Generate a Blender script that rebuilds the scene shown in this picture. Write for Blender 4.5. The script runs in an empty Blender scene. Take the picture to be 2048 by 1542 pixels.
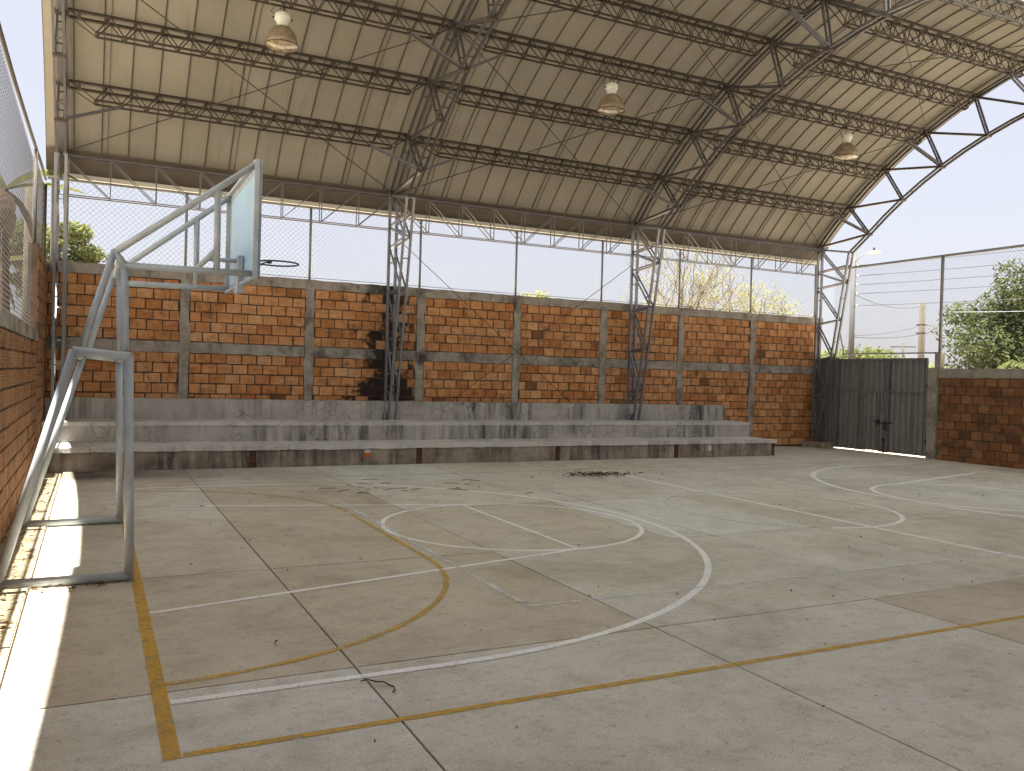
import bpy, bmesh, math, random
from mathutils import Vector, Matrix
random.seed(7)
sc = bpy.context.scene
col = sc.collection
R = math.radians

# ------------------------------------------------------------------ camera
CAMZ = 1.9
yaw, pitch, roll = R(26.48), R(-0.588), R(1.559)
f = Vector((math.sin(yaw)*math.cos(pitch), math.cos(yaw)*math.cos(pitch), math.sin(pitch)))
r = Vector((math.cos(yaw), -math.sin(yaw), 0)); u = r.cross(f)
cr, sr = math.cos(roll), math.sin(roll)
cx = r*cr + u*sr; cy = u*cr - r*sr
cam = bpy.data.cameras.new('camera'); cam.sensor_width = 36; cam.lens = 1681.46/2048*36
cam.clip_start = 0.05; cam.clip_end = 3000
co = bpy.data.objects.new('camera', cam); col.objects.link(co)
co.matrix_world = Matrix(((cx.x, cy.x, -f.x, 0), (cx.y, cy.y, -f.y, 0), (cx.z, cy.z, -f.z, CAMZ), (0, 0, 0, 1)))
sc.camera = co

# ------------------------------------------------------------------ world, sun, exposure
SUN_TAN = 0.076                       # the sun stands almost overhead, a little to the left
w = bpy.data.worlds.new('World'); sc.world = w; w.use_nodes = True
nt = w.node_tree; bg = nt.nodes['Background']
sky = nt.nodes.new('ShaderNodeTexSky'); sky.sky_type = 'NISHITA'; sky.sun_disc = False
sky.sun_elevation = math.atan(1/SUN_TAN); sky.sun_rotation = R(-90)
sky.air_density = 1.0; sky.dust_density = 3.0; sky.ozone_density = 1.0
mx = nt.nodes.new('ShaderNodeMix'); mx.data_type = 'RGBA'; mx.inputs[0].default_value = 0.93
nt.links.new(sky.outputs[0], mx.inputs[6]); mx.inputs[7].default_value = (.735, .715, .765, 1)
nt.links.new(mx.outputs[2], bg.inputs[0]); bg.inputs[1].default_value = 0.1
sl = bpy.data.lights.new('sun', 'SUN'); sl.energy = 3.6; sl.angle = R(0.55); sl.color = (1, 0.95, 0.86)
so = bpy.data.objects.new('sun', sl); col.objects.link(so)
so.rotation_euler = Vector((-SUN_TAN, 0, 1)).to_track_quat('Z', 'Y').to_euler()
vs = sc.view_settings; vs.view_transform = 'Standard'; vs.look = 'None'; vs.gamma = 1; vs.exposure = 3.25
sc.cycles.max_bounces = 10; sc.cycles.diffuse_bounces = 6; sc.cycles.transparent_max_bounces = 12

# ------------------------------------------------------------------ mesh helpers
class MB:
    def __init__(s): s.v = []; s.f = []; s.r = []
    def add(s, vs, fs, rnd=None):
        o = len(s.v); s.v += [tuple(v) for v in vs]; s.f += [tuple(i+o for i in q) for q in fs]
        if rnd is not None: s.r += [rnd]*len(vs)
        return s
    def box(s, x0, x1, y0, y1, z0, z1, rnd=None):
        return s.add([(x0,y0,z0),(x1,y0,z0),(x1,y1,z0),(x0,y1,z0),(x0,y0,z1),(x1,y0,z1),(x1,y1,z1),(x0,y1,z1)],
                     [(3,2,1,0),(4,5,6,7),(0,1,5,4),(1,2,6,5),(2,3,7,6),(3,0,4,7)], rnd)
    def bar(s, a, b, w, h, up=(0,0,1)):
        a, b = Vector(a), Vector(b); d = (b-a).normalized(); up = Vector(up)
        x = d.cross(up)
        if x.length < 1e-4: x = d.cross(Vector((1,0,0)))
        x.normalize(); y = x.cross(d)
        q = [(-w/2,-h/2),(w/2,-h/2),(w/2,h/2),(-w/2,h/2)]
        return s.add([a+x*i+y*j for i,j in q]+[b+x*i+y*j for i,j in q],
                     [(3,2,1,0),(4,5,6,7),(0,1,5,4),(1,2,6,5),(2,3,7,6),(3,0,4,7)])
    def tube(s, pts, rad, n=8, caps=True):
        pts = [Vector(p) for p in pts]; rad = rad if isinstance(rad, (list, tuple)) else [rad]*len(pts)
        o = len(s.v); ref = None
        for i, p in enumerate(pts):
            d = (pts[min(i+1, len(pts)-1)]-pts[max(i-1, 0)]).normalized()
            if ref is None:
                ref = d.cross(Vector((0,0,1)))
                if ref.length < 1e-3: ref = d.cross(Vector((1,0,0)))
            x = (ref - d*ref.dot(d)).normalized(); y = d.cross(x); ref = x
            for k in range(n):
                t = 2*math.pi*k/n; s.v.append(tuple(p+(x*math.cos(t)+y*math.sin(t))*rad[i]))
        for i in range(len(pts)-1):
            for k in range(n):
                a = o+i*n+k; b = o+i*n+(k+1) % n; s.f.append((a, b, b+n, a+n))
        if caps:
            s.f.append(tuple(o+k for k in range(n))[::-1]); e = o+(len(pts)-1)*n; s.f.append(tuple(e+k for k in range(n)))
        return s
    def lathe(s, prof, c=(0,0,0), n=20):
        o = len(s.v)
        for (rr, z) in prof:
            for k in range(n):
                t = 2*math.pi*k/n; s.v.append((c[0]+rr*math.cos(t), c[1]+rr*math.sin(t), c[2]+z))
        for i in range(len(prof)-1):
            for k in range(n):
                a = o+i*n+k; b = o+i*n+(k+1) % n; s.f.append((a, b, b+n, a+n))
        return s
    def mesh(s, name, m, smooth=False):
        me = bpy.data.meshes.new(name); me.from_pydata(s.v, [], s.f)
        if s.r and len(s.r) == len(s.v):
            at = me.attributes.new('rnd', 'FLOAT', 'POINT'); at.data.foreach_set('value', s.r)
        if m: me.materials.append(m)
        if smooth: me.polygons.foreach_set('use_smooth', [True]*len(me.polygons))
        me.update(); return me
    def build(s, name, m, parent=None, smooth=False, bevel=0):
        me = s.mesh(name, m, smooth)
        bm = bmesh.new(); bm.from_mesh(me)
        bmesh.ops.recalc_face_normals(bm, faces=bm.faces)
        if bevel: bmesh.ops.bevel(bm, geom=list(bm.edges), offset=bevel, segments=2, affect='EDGES', profile=0.5)
        bm.to_mesh(me); bm.free()
        return link(name, me, parent)
def link(name, me, parent=None, loc=None):
    o = bpy.data.objects.new(name, me); col.objects.link(o)
    if parent: o.parent = parent
    if loc: o.location = loc
    return o
def tag(o, label=None, cat=None, group=None, kind=None):
    if label: o['label'] = label
    if cat: o['category'] = cat
    if group: o['group'] = group
    if kind: o['kind'] = kind
    return o
def thing(name, label, cat, loc=(0,0,0), group=None):
    o = bpy.data.objects.new(name, None); col.objects.link(o); o.location = loc; o.empty_display_size = .2
    return tag(o, label, cat, group)
def kids(o): return [c for c in o.children]
def copy_tree(o, parent=None):
    c = o.copy(); col.objects.link(c); c.parent = parent
    for ch in kids(o): copy_tree(ch, c)
    return c

# ------------------------------------------------------------------ material helpers
class M:
    def __init__(s, name, base=(.5,.5,.5), rough=.8, metal=0, spec=.3):
        s.m = bpy.data.materials.new(name); s.m.use_nodes = True; s.nt = s.m.node_tree
        s.b = s.nt.nodes['Principled BSDF']; s.out = s.nt.nodes['Material Output']
        s.b.inputs['Base Color'].default_value = (*base, 1); s.b.inputs['Roughness'].default_value = rough
        s.b.inputs['Metallic'].default_value = metal; s.b.inputs['Specular IOR Level'].default_value = spec
        s._pos = None
    def n(s, t, **k):
        n = s.nt.nodes.new('ShaderNode'+t)
        for a, v in k.items(): setattr(n, a, v)
        return n
    def l(s, a, b): s.nt.links.new(a, b)
    def pos(s):
        if not s._pos: s._pos = s.n('NewGeometry').outputs['Position']
        return s._pos
    def scaled(s, sc_, off=(0,0,0), src=None):
        n = s.n('Mapping'); n.inputs['Scale'].default_value = sc_; n.inputs['Location'].default_value = off
        s.l(src or s.pos(), n.inputs[0]); return n.outputs[0]
    def noise(s, scale, detail=4, rough=.6, vec=None, dist=0):
        n = s.n('TexNoise'); n.inputs['Scale'].default_value = scale; n.inputs['Detail'].default_value = detail
        n.inputs['Roughness'].default_value = rough; n.inputs['Distortion'].default_value = dist
        s.l(vec or s.pos(), n.inputs['Vector']); return n.outputs[0]
    def ramp(s, x, stops):
        n = s.n('ValToRGB'); e = n.color_ramp.elements
        while len(e) < len(stops): e.new(.5)
        for el, (p, c) in zip(e, stops):
            el.position = p; el.color = (*c, 1) if isinstance(c, (tuple, list)) else (c, c, c, 1)
        s.l(x, n.inputs[0]); return n.outputs[0]
    def mix(s, a, b, fac, mode='MIX'):
        n = s.n('Mix', data_type='RGBA', blend_type=mode)
        for sock, v in ((n.inputs[0], fac), (n.inputs[6], a), (n.inputs[7], b)):
            if hasattr(v, 'is_linked'): s.l(v, sock)
            elif isinstance(v, (tuple, list)): sock.default_value = (*v, 1)
            else: sock.default_value = v
        return n.outputs[2]
    def math(s, op, a, b=0, c=None, clamp=False):
        n = s.n('Math', operation=op, use_clamp=clamp)
        for i, v in enumerate((a, b, c)):
            if v is None: continue
            if hasattr(v, 'is_linked'): s.l(v, n.inputs[i])
            else: n.inputs[i].default_value = v
        return n.outputs[0]
    def xyz(s, src=None):
        n = s.n('SeparateXYZ'); s.l(src or s.pos(), n.inputs[0]); return n.outputs
    def rnd(s):
        a = s.n('ObjectInfo').outputs['Random']; t = s.n('Attribute', attribute_name='rnd')
        return s.math('FRACT', s.math('ADD', a, t.outputs['Fac']))
    def white(s, x):
        n = s.n('TexWhiteNoise', noise_dimensions='1D'); s.l(x, n.inputs['W']); return n.outputs[0]
    def color(s, c): s.l(c, s.b.inputs['Base Color']); return s
    def bump(s, h, st=.3, d=.01):
        n = s.n('Bump'); n.inputs['Strength'].default_value = st; n.inputs['Distance'].default_value = d
        s.l(h, n.inputs['Height']); s.l(n.outputs[0], s.b.inputs['Normal']); return s

MAT = {}
# court concrete
k = M('floor_concrete', rough=.8)
rr = k.rnd()
base = k.ramp(rr, [(0, (.52,.475,.39)), (.22, (.60,.605,.575)), (.42, (.49,.435,.345)), (.62, (.59,.585,.545)), (.8, (.54,.505,.425)), (1, (.56,.54,.48))])
big = k.noise(.5, 8, .68, dist=.6)
base = k.mix(base, k.ramp(big, [(.30, (.70,.67,.62)), (.5, (1,1,1)), (.68, (1.10,1.11,1.11))]), .8, 'MULTIPLY')
mid = k.noise(2.6, 9, .74, dist=.3)
base = k.mix(base, k.ramp(mid, [(.34, (.76,.73,.68)), (.52, (1,1,1)), (.68, (1.08,1.08,1.08))]), .75, 'MULTIPLY')
st = k.noise(1.0, 8, .75, k.scaled((1.8, 4.2, 1)), dist=.5)
base = k.mix(base, (.27,.23,.18), k.ramp(st, [(.57, 0), (.72, .45)]))
st2 = k.noise(1.0, 8, .74, k.scaled((.7, 1.5, 1), (3,7,0)), dist=1.0)
base = k.mix(base, (.60,.62,.62), k.ramp(st2, [(.58, 0), (.70, .5)]))
scf = k.noise(1.0, 5, .8, k.scaled((2.5, 30, 1), (9,2,0)), dist=1.5)
base = k.mix(base, (.22,.19,.15), k.math('MULTIPLY', k.ramp(scf, [(.60, 0), (.68, .55)]), k.ramp(k.noise(.9, 3), [(.45, 0), (.6, 1)])))
sp = k.noise(48, 4, .75)
base = k.mix(base, (.09,.075,.06), k.ramp(sp, [(.62, 0), (.66, .75)]))
spb = k.noise(11, 6, .8)
base = k.mix(base, (.2,.17,.13), k.ramp(spb, [(.55, 0), (.68, .55)]))
spw = k.noise(70, 2, .6, k.scaled((1,1,1), (5,5,0)))
base = k.mix(base, (.7,.68,.63), k.ramp(spw, [(.68, 0), (.72, .5)]))
gr = k.noise(95, 3, .7)
base = k.mix(base, k.ramp(gr, [(.3, (.74,.72,.69)), (.5, (1,1,1)), (.7, (1.16,1.16,1.16))]), 1, 'MULTIPLY')
pit = k.noise(23, 5, .8, k.scaled((1,1,1), (2,8,0)))
base = k.mix(base, (.13,.105,.08), k.math('MULTIPLY', k.ramp(pit, [(.60, 0), (.66, .7)]), k.ramp(k.noise(1.1, 4), [(.42, .15), (.6, 1)])))
px_, py_, pz_ = k.xyz()
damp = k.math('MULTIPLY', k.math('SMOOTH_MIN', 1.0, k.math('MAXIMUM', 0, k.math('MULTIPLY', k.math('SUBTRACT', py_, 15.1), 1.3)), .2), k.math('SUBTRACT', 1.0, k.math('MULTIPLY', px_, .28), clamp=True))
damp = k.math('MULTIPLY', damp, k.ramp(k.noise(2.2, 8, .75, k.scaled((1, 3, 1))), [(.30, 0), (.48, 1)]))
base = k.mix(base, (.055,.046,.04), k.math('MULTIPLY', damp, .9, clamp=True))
k.color(base); k.bump(k.math('ADD', k.noise(60, 4, .7), k.math('MULTIPLY', k.noise(3, 4, .6), 1.5)), .35, .006)
MAT['floor'] = k.m
k = M('joint_dirt', (.10,.08,.065), .95); k.color(k.ramp(k.noise(9, 4), [(.3, (.03,.025,.02)), (.7, (.10,.08,.06))])); MAT['joint'] = k.m
# soil outside
k = M('dry_soil', (.4,.34,.26), .95)
k.color(k.ramp(k.noise(.3, 6, .65), [(.3, (.33,.27,.19)), (.6, (.46,.39,.30)), (.8, (.36,.33,.21))])); k.bump(k.noise(6, 5), .5, .05); MAT['soil'] = k.m
# gutter concrete
k = M('gutter_concrete', (.36,.31,.22), .9)
b_ = k.ramp(k.noise(2.2, 6, .7), [(.3, (.22,.18,.11)), (.5, (.42,.35,.24)), (.75, (.5,.44,.33))])
b_ = k.mix(b_, (.05,.04,.03), k.ramp(k.noise(5, 5, .75, k.scaled((1,.6,1))), [(.55, 0), (.66, .85)]))
k.color(b_); k.bump(k.noise(14, 5), .5, .01); MAT['gutter'] = k.m
# stand concrete
def stand_mat(name, c1, c2, dark):
    k = M(name, rough=.9); X = k.xyz()
    b = k.ramp(k.noise(1.6, 6, .65), [(.3, c1), (.7, c2)])
    runs = k.noise(1.0, 6, .75, k.scaled((3.6, 1, .35)), dist=.3)
    wide = k.noise(1.0, 3, .6, k.scaled((.45, .6, .5), (1.7, 0, 0)))
    msk = k.math('MULTIPLY', k.ramp(runs, [(.44, 0), (.62, 1)]), k.ramp(wide, [(.4, .1), (.58, 1)]))
    b = k.mix(b, (.055,.05,.045), k.math('MULTIPLY', msk, dark))
    b = k.mix(b, (.5,.5,.49), k.ramp(k.noise(1, 5, .7, k.scaled((7, 1, .5), (5,0,0))), [(.6, 0), (.78, .45)]))
    b = k.mix(b, (.05,.04,.035), k.ramp(k.noise(16, 5, .75), [(.58, 0), (.7, .6)]))
    cr_ = k.n('TexVoronoi', feature='DISTANCE_TO_EDGE'); cr_.inputs['Scale'].default_value = 5.5
    wv = k.n('Mix', data_type='RGBA'); wv.inputs[0].default_value = .09
    nn = k.n('TexNoise'); nn.inputs['Scale'].default_value = 5; k.l(k.pos(), nn.inputs['Vector'])
    k.l(k.pos(), wv.inputs[6]); k.l(nn.outputs[1], wv.inputs[7]); k.l(wv.outputs[2], cr_.inputs['Vector'])
    crk = k.math('MULTIPLY', k.ramp(cr_.outputs[0], [(.0, 1), (.03, 0)]), k.ramp(k.noise(.7, 3), [(.5, 0), (.62, .8)]))
    b = k.mix(b, (.04,.035,.03), crk)
    k.color(b); k.bump(k.math('SUBTRACT', k.noise(22, 5, .7), crk), .5, .012); return k.m
MAT['stand'] = stand_mat('stand_concrete', (.38,.36,.335), (.52,.495,.46), .88)
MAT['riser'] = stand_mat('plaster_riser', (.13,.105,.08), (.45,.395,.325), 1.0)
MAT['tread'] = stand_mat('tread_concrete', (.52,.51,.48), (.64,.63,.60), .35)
# wall concrete (ties, coping)
k = M('frame_concrete', rough=.92)
b_ = k.ramp(k.noise(2.5, 6, .68), [(.3, (.24,.205,.165)), (.5, (.36,.325,.275)), (.75, (.46,.42,.37))])
b_ = k.mix(b_, (.035,.03,.027), k.ramp(k.noise(1.3, 6, .72, k.scaled((1.2,1,.8), (2,0,4))), [(.5, 0), (.68, .85)]))
X = k.xyz(); dd_ = k.math('ABSOLUTE', k.math('SUBTRACT', X[0], 6.2))
dd_ = k.math('ADD', dd_, k.math('MULTIPLY', k.math('SUBTRACT', k.noise(2.2, 9, .78, k.scaled((1.8,1,2.0))), .5), 2.0))
b_ = k.mix(b_, (.03,.026,.024), k.ramp(dd_, [(.1, .9), (.55, 0)]))
b_ = k.mix(b_, (.04,.034,.03), k.ramp(k.noise(1, 7, .75, k.scaled((5, 5, .7), (3,0,0))), [(.56, 0), (.7, .6)]))
k.color(b_); k.bump(k.noise(18, 7, .75), .8, .02); MAT['frame'] = k.m
k = M('mortar', rough=.95)
k.color(k.ramp(k.noise(3, 5), [(.3, (.055,.042,.034)), (.7, (.14,.105,.08))])); k.bump(k.noise(30, 4), .5, .01); MAT['mortar'] = k.m
# brick: hollow clay block with horizontal scratches, stain near the second column
def brick_mat(name, cols, stain_x=None, eff=.65, dirt=.6, axis='x'):
    k = M(name, rough=.88); rn = k.rnd(); r2 = k.white(rn); X = k.xyz()
    b = k.ramp(rn, [(i/(len(cols)-1), c) for i, c in enumerate(cols)])
    b = k.mix(b, k.ramp(k.noise(6, 5, .7), [(.28, (.62,.55,.5)), (.55, (1,1,1)), (.8, (1.22,1.25,1.3))]), .85, 'MULTIPLY')
    lines = k.math('SINE', k.math('MULTIPLY', X[2], 2*math.pi/.036))
    ln = k.ramp(k.math('MULTIPLY', k.math('ADD', lines, 1), .5), [(.0, .72), (.35, 1)])
    b = k.mix(b, ln, .55, 'MULTIPLY')
    sv = k.scaled((3.5, 3.5, 26))
    ef = k.math('MULTIPLY', k.ramp(k.noise(1, 4, .7, sv), [(.56, 0), (.66, 1)]), k.ramp(r2, [(.45, 0), (.8, eff)]))
    b = k.mix(b, (.62,.52,.40), ef)
    b = k.mix(b, (.06,.03,.02), k.ramp(k.noise(2.6, 6, .75), [(dirt-.06, 0), (dirt+.1, .75)]))
    b = k.mix(b, (.045,.025,.02), k.ramp(r2, [(.0, .7), (.012, .5), (.018, 0)]))
    if stain_x is not None:
        d = k.math('ABSOLUTE', k.math('SUBTRACT', X[0], stain_x))
        d = k.math('ADD', d, k.math('MULTIPLY', k.math('SUBTRACT', k.noise(2.2, 9, .78, k.scaled((1.8,1,2.0))), .5), 2.0))
        d = k.math('ADD', d, k.math('MULTIPLY', k.math('SUBTRACT', r2, .45), .75))
        low = k.math('MULTIPLY', k.math('SUBTRACT', 2.3, X[2], clamp=True), .55)
        mk = k.ramp(k.math('SUBTRACT', d, low), [(.16, 1), (.42, 0)])
        b = k.mix(b, (.016,.013,.013), k.math('MULTIPLY', mk, .96))
        foot = k.math('MULTIPLY', k.ramp(X[2], [(.0, 0), (1, 0)]), 0)
    k.color(b)
    k.bump(k.math('ADD', k.math('MULTIPLY', lines, .5), k.noise(28, 5, .7)), .45, .008); return k.m
OR = [(.50,.215,.08), (.66,.335,.14), (.57,.265,.10), (.70,.39,.185), (.51,.215,.075), (.61,.285,.11), (.68,.36,.16), (.45,.175,.06), (.63,.31,.125)]
MAT['brick'] = brick_mat('clay_brick', OR, 6.25)
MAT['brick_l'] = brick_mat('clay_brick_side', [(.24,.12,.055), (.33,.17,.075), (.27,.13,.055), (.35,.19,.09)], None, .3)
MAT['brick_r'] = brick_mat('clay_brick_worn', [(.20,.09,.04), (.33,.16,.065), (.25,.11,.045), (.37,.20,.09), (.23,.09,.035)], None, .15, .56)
MAT['brick_d'] = brick_mat('soot_dark_brick', [(.10,.045,.025), (.18,.08,.035), (.13,.055,.03)], None, .1, .5)
# steel
def steel(name, c, rough=.5, metal=.25, rust=.3):
    k = M(name, c, rough, metal, .4)
    b = k.ramp(k.noise(4, 5, .7), [(.3, tuple(x*.8 for x in c)), (.7, tuple(min(1, x*1.12) for x in c))])
    b = k.mix(b, (.12,.06,.035), k.ramp(k.noise(9, 6, .75), [(.62, 0), (.75, rust)]))
    k.color(b); return k.m
MAT['truss'] = steel('grey_steel_shaded', (.115,.112,.117), .4, .55, .35)  # same grey paint as the columns, toned down for the shade under the roof
MAT['column'] = steel('grey_steel_lit', (.22,.23,.25), .38, .5, .35)  # the arch paint again, toned lighter where daylight reaches the columns
MAT['girder'] = steel('girder_paint', (.16,.16,.17), .4, .5, .4)
MAT['purlin'] = steel('dark_purlin_paint', (.048,.039,.031), .6, .1, .5)
MAT['pipe'] = steel('pale_grey_pipe', (.37,.415,.44), .45, .05, .4)
MAT['galv'] = steel('galvanised_wire', (.05,.048,.052), .8, 0, .2)
MAT['rustwire'] = steel('rusty_wire', (.017,.013,.011), .9, 0, .2)
MAT['post'] = steel('fence_post_paint', (.26,.26,.28), .55, .2, .6)
MAT['gate'] = steel('grey_gate_sheet', (.27,.265,.25), .55, .1, .25)
MAT['gateframe'] = steel('grey_gate_frame', (.21,.205,.21), .5, .2, .3)
MAT['darkmetal'] = steel('dark_iron', (.05,.045,.045), .6, .2, .5)
MAT['rim'] = steel('dark_rim', (.09,.07,.08), .5, .2, .5)
MAT['eaveshade'] = steel('brown_eave_shade', (.085,.07,.055), .6, .1, .3)  # dark tone that puts the eave's shade into the colour
k = M('board_sheet', (.42,.55,.60), .45)
k.color(k.ramp(k.noise(1, 6, .75, k.scaled((6, 14, 2.2))), [(.3, (.30,.46,.58)), (.6, (.38,.56,.69)), (.8, (.46,.61,.72))])); MAT['board'] = k.m
# roof sheet: thin painted sheet that lets a little daylight through
k = M('roof_sheet', (.6,.55,.45), .6)
b_ = k.ramp(k.noise(.8, 4, .6), [(.3, (.195,.180,.146)), (.7, (.24,.224,.187))])
b_ = k.mix(b_, k.ramp(k.rnd(), [(0, (.88,.87,.85)), (1, (1,1,1))]), 1, 'MULTIPLY')
b_ = k.mix(b_, (.10,.075,.05), k.ramp(k.noise(1, 7, .75, k.scaled((4, .5, .5))), [(.55, 0), (.75, .5)])); k.color(b_)
tr = k.n('BsdfTranslucent'); tr.inputs[0].default_value = (.95,.86,.68, 1)
mxs = k.n('MixShader'); mxs.inputs[0].default_value = .003
k.l(k.b.outputs[0], mxs.inputs[1]); k.l(tr.outputs[0], mxs.inputs[2]); k.l(mxs.outputs[0], k.out.inputs[0]); MAT['roof'] = k.m
k = M('ridge_sheet', (.7,.74,.70), .5)
tr = k.n('BsdfTranslucent'); tr.inputs[0].default_value = (.9,.97,.9, 1)
mxs = k.n('MixShader'); mxs.inputs[0].default_value = .3
k.l(k.b.outputs[0], mxs.inputs[1]); k.l(tr.outputs[0], mxs.inputs[2]); k.l(mxs.outputs[0], k.out.inputs[0]); MAT['ridge'] = k.m
# paint on the floor, worn through in places
def paint(name, c, wear, amt=1):
    k = M(name, c, .7); a = k.ramp(k.noise(6, 6, .75, k.scaled((1.3,1.3,1))), [(wear-.1, 0), (wear+.08, 1)])
    a2 = k.ramp(k.noise(45, 3, .7), [(.3, .45), (.45, 1)])
    k.color(k.ramp(k.noise(3, 4), [(.3, tuple(x*.82 for x in c)), (.7, c)]))
    t = k.n('BsdfTransparent'); ms = k.n('MixShader'); k.l(k.math('MULTIPLY', k.math('MULTIPLY', a, a2), amt), ms.inputs[0])
    k.l(t.outputs[0], ms.inputs[1]); k.l(k.b.outputs[0], ms.inputs[2]); k.l(ms.outputs[0], k.out.inputs[0]); return k.m
MAT['white'] = paint('white_court_paint', (.86,.86,.84), .28, 1)
MAT['whiteworn'] = paint('worn_white_court_paint', (.78,.77,.73), .38, .85)
MAT['yellow'] = paint('yellow_court_paint', (.60,.36,.055), .42, .9)
MAT['yellowarc'] = paint('thin_yellow_court_paint', (.60,.38,.07), .45, .85)
MAT['yellowworn'] = paint('worn_yellow_court_paint', (.60,.38,.09), .46, .8)
MAT['blueworn'] = paint('faded_blue_court_paint', (.74,.78,.82), .46, .6)
# leaves and bark
def leafmat(name, c1, c2, tl=.3):
    k = M(name, rough=.8, spec=.08); c = k.ramp(k.rnd(), [(0, c1), (.6, c2), (1, tuple(min(1, x*1.35) for x in c2))]); k.color(c)
    t = k.n('BsdfTranslucent'); k.l(k.mix(c, (.9,1,.35), .25), t.inputs[0]); ms = k.n('MixShader'); ms.inputs[0].default_value = tl
    k.l(k.b.outputs[0], ms.inputs[1]); k.l(t.outputs[0], ms.inputs[2]); k.l(ms.outputs[0], k.out.inputs[0]); return k.m
MAT['leaf'] = leafmat('mango_leaf', (.014,.024,.011), (.045,.056,.022), .12)
MAT['leafpale'] = leafmat('pale_leaf', (.05,.065,.025), (.09,.10,.04), .25)
MAT['leafyellow'] = leafmat('yellow_leaf', (.13,.125,.04), (.20,.18,.06), .3)
MAT['banana'] = leafmat('banana_leaf', (.025,.032,.012), (.055,.06,.022), .18)
MAT['deadleaf'] = leafmat('dead_banana_leaf', (.02,.013,.009), (.045,.03,.02), .03)
MAT['dryleaf'] = leafmat('dry_leaf', (.05,.03,.018), (.11,.07,.035), .05)
k = M('bark', rough=.95); k.color(k.ramp(k.noise(5, 5), [(.3, (.05,.036,.024)), (.7, (.11,.085,.06))])); k.bump(k.noise(20, 4), .6, .02); MAT['bark'] = k.m
k = M('pale_bark', rough=.95); k.color(k.ramp(k.noise(5, 5), [(.3, (.12,.105,.075)), (.7, (.20,.175,.125))])); MAT['palebark'] = k.m
k = M('pole_wood', rough=.9); k.color(k.ramp(k.noise(3, 5, .6, k.scaled((6,6,.8))), [(.3, (.055,.048,.036)), (.7, (.10,.088,.066))])); MAT['pole'] = k.m
MAT['polegrey'] = steel('weathered_pole', (.085,.085,.085), .8, 0, .2)
MAT['lampwhite'] = M('lamp_housing', (.48,.50,.46), .5).m
k = M('lamp_shade', (.5,.42,.30), .35, 0, .5)
b_ = k.ramp(k.noise(5, 5, .7), [(.3, (.12,.085,.05)), (.55, (.19,.15,.10)), (.75, (.30,.275,.22))])
k.color(b_); k.b.inputs['Transmission Weight'].default_value = 0.0; MAT['shade'] = k.m
k = M('lamp_lens', (.72,.62,.42), .2, 0, .5); k.color(k.ramp(k.noise(9, 3), [(.4, (.17,.12,.07)), (.6, (.36,.31,.22))])); MAT['lens'] = k.m
MAT['paper'] = M('white_paper', (.72,.72,.70), .8).m
MAT['orange'] = M('orange_paper', (.55,.10,.02), .8).m
MAT['ink'] = M('black_ink', (.03,.03,.03), .8).m
MAT['whitewall'] = M('pale_plaster', (.55,.55,.50), .9).m

# ------------------------------------------------------------------ numbers of the place (metres)
WALL_Y = 19.3; COLX = [-0.62, 6.23, 13.08, 19.93]; BAY = 6.85
YC, ZC, RU, RL, RS = 10.04, -2.345, 12.34, 11.22, 12.47     # arch centre, chord radii, sheet radius
TH0 = math.asin((19.0-YC)/RU); DTH = R(6.92)
def arc(th, rad): return (YC+rad*math.sin(th), ZC+rad*math.cos(th))
GATE_X = 20.25; LWALL_X = -0.85; COURT_Y = 9.69

# ------------------------------------------------------------------ ground and court floor
g = MB().add([(-900,-900,-.1),(900,-900,-.1),(900,900,-.1),(-900,900,-.1)], [(0,1,2,3)]).build('ground', MAT['soil']); tag(g, kind='structure')
fl = tag(MB().box(-.45, 20.5, -6.8, 19.6, -.09, -.014).build('floor', MAT['joint']), kind='structure')
xs = [-.45, 1.55, 3.91, 6.29, 8.66, 11.03, 13.4, 15.77, 18.14, 20.2]; ys = [-6.73, -3.73, -.73, 2.27, 5.27, 8.2, 11.2, 14.2, 16.84]
def slab(x0, x1, y0, y1):
    g_ = .007; w_, h_ = x1-x0-2*g_, y1-y0-2*g_
    m = MB().box(-w_/2, w_/2, -h_/2, h_/2, -.03, 0)
    o = m.build('slab', MAT['floor'], fl, bevel=0)
    o.location = ((x0+x1)/2, (y0+y1)/2, random.uniform(-.0012, .0012))
    return o
for i in range(len(xs)-1):
    for j in range(len(ys)-1): slab(xs[i], xs[i+1], ys[j], ys[j+1])
slab(16.3, 18.14, 16.84, 19.3); slab(18.14, 20.2, 16.84, 19.3)
# gutter strip beside the left wall
gt = tag(MB().box(LWALL_X-.02, -.47, -6.7, 16.84, -.11, -.045).build('gutter', MAT['gutter']), kind='structure')
for i in range(16):
    y0 = -6.7+i*1.475; MB().box(-.80, -.475, y0+.008, y0+1.467, -.05, -.022+random.uniform(-.006, .006)).build('slab', MAT['gutter'], gt)
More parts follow.
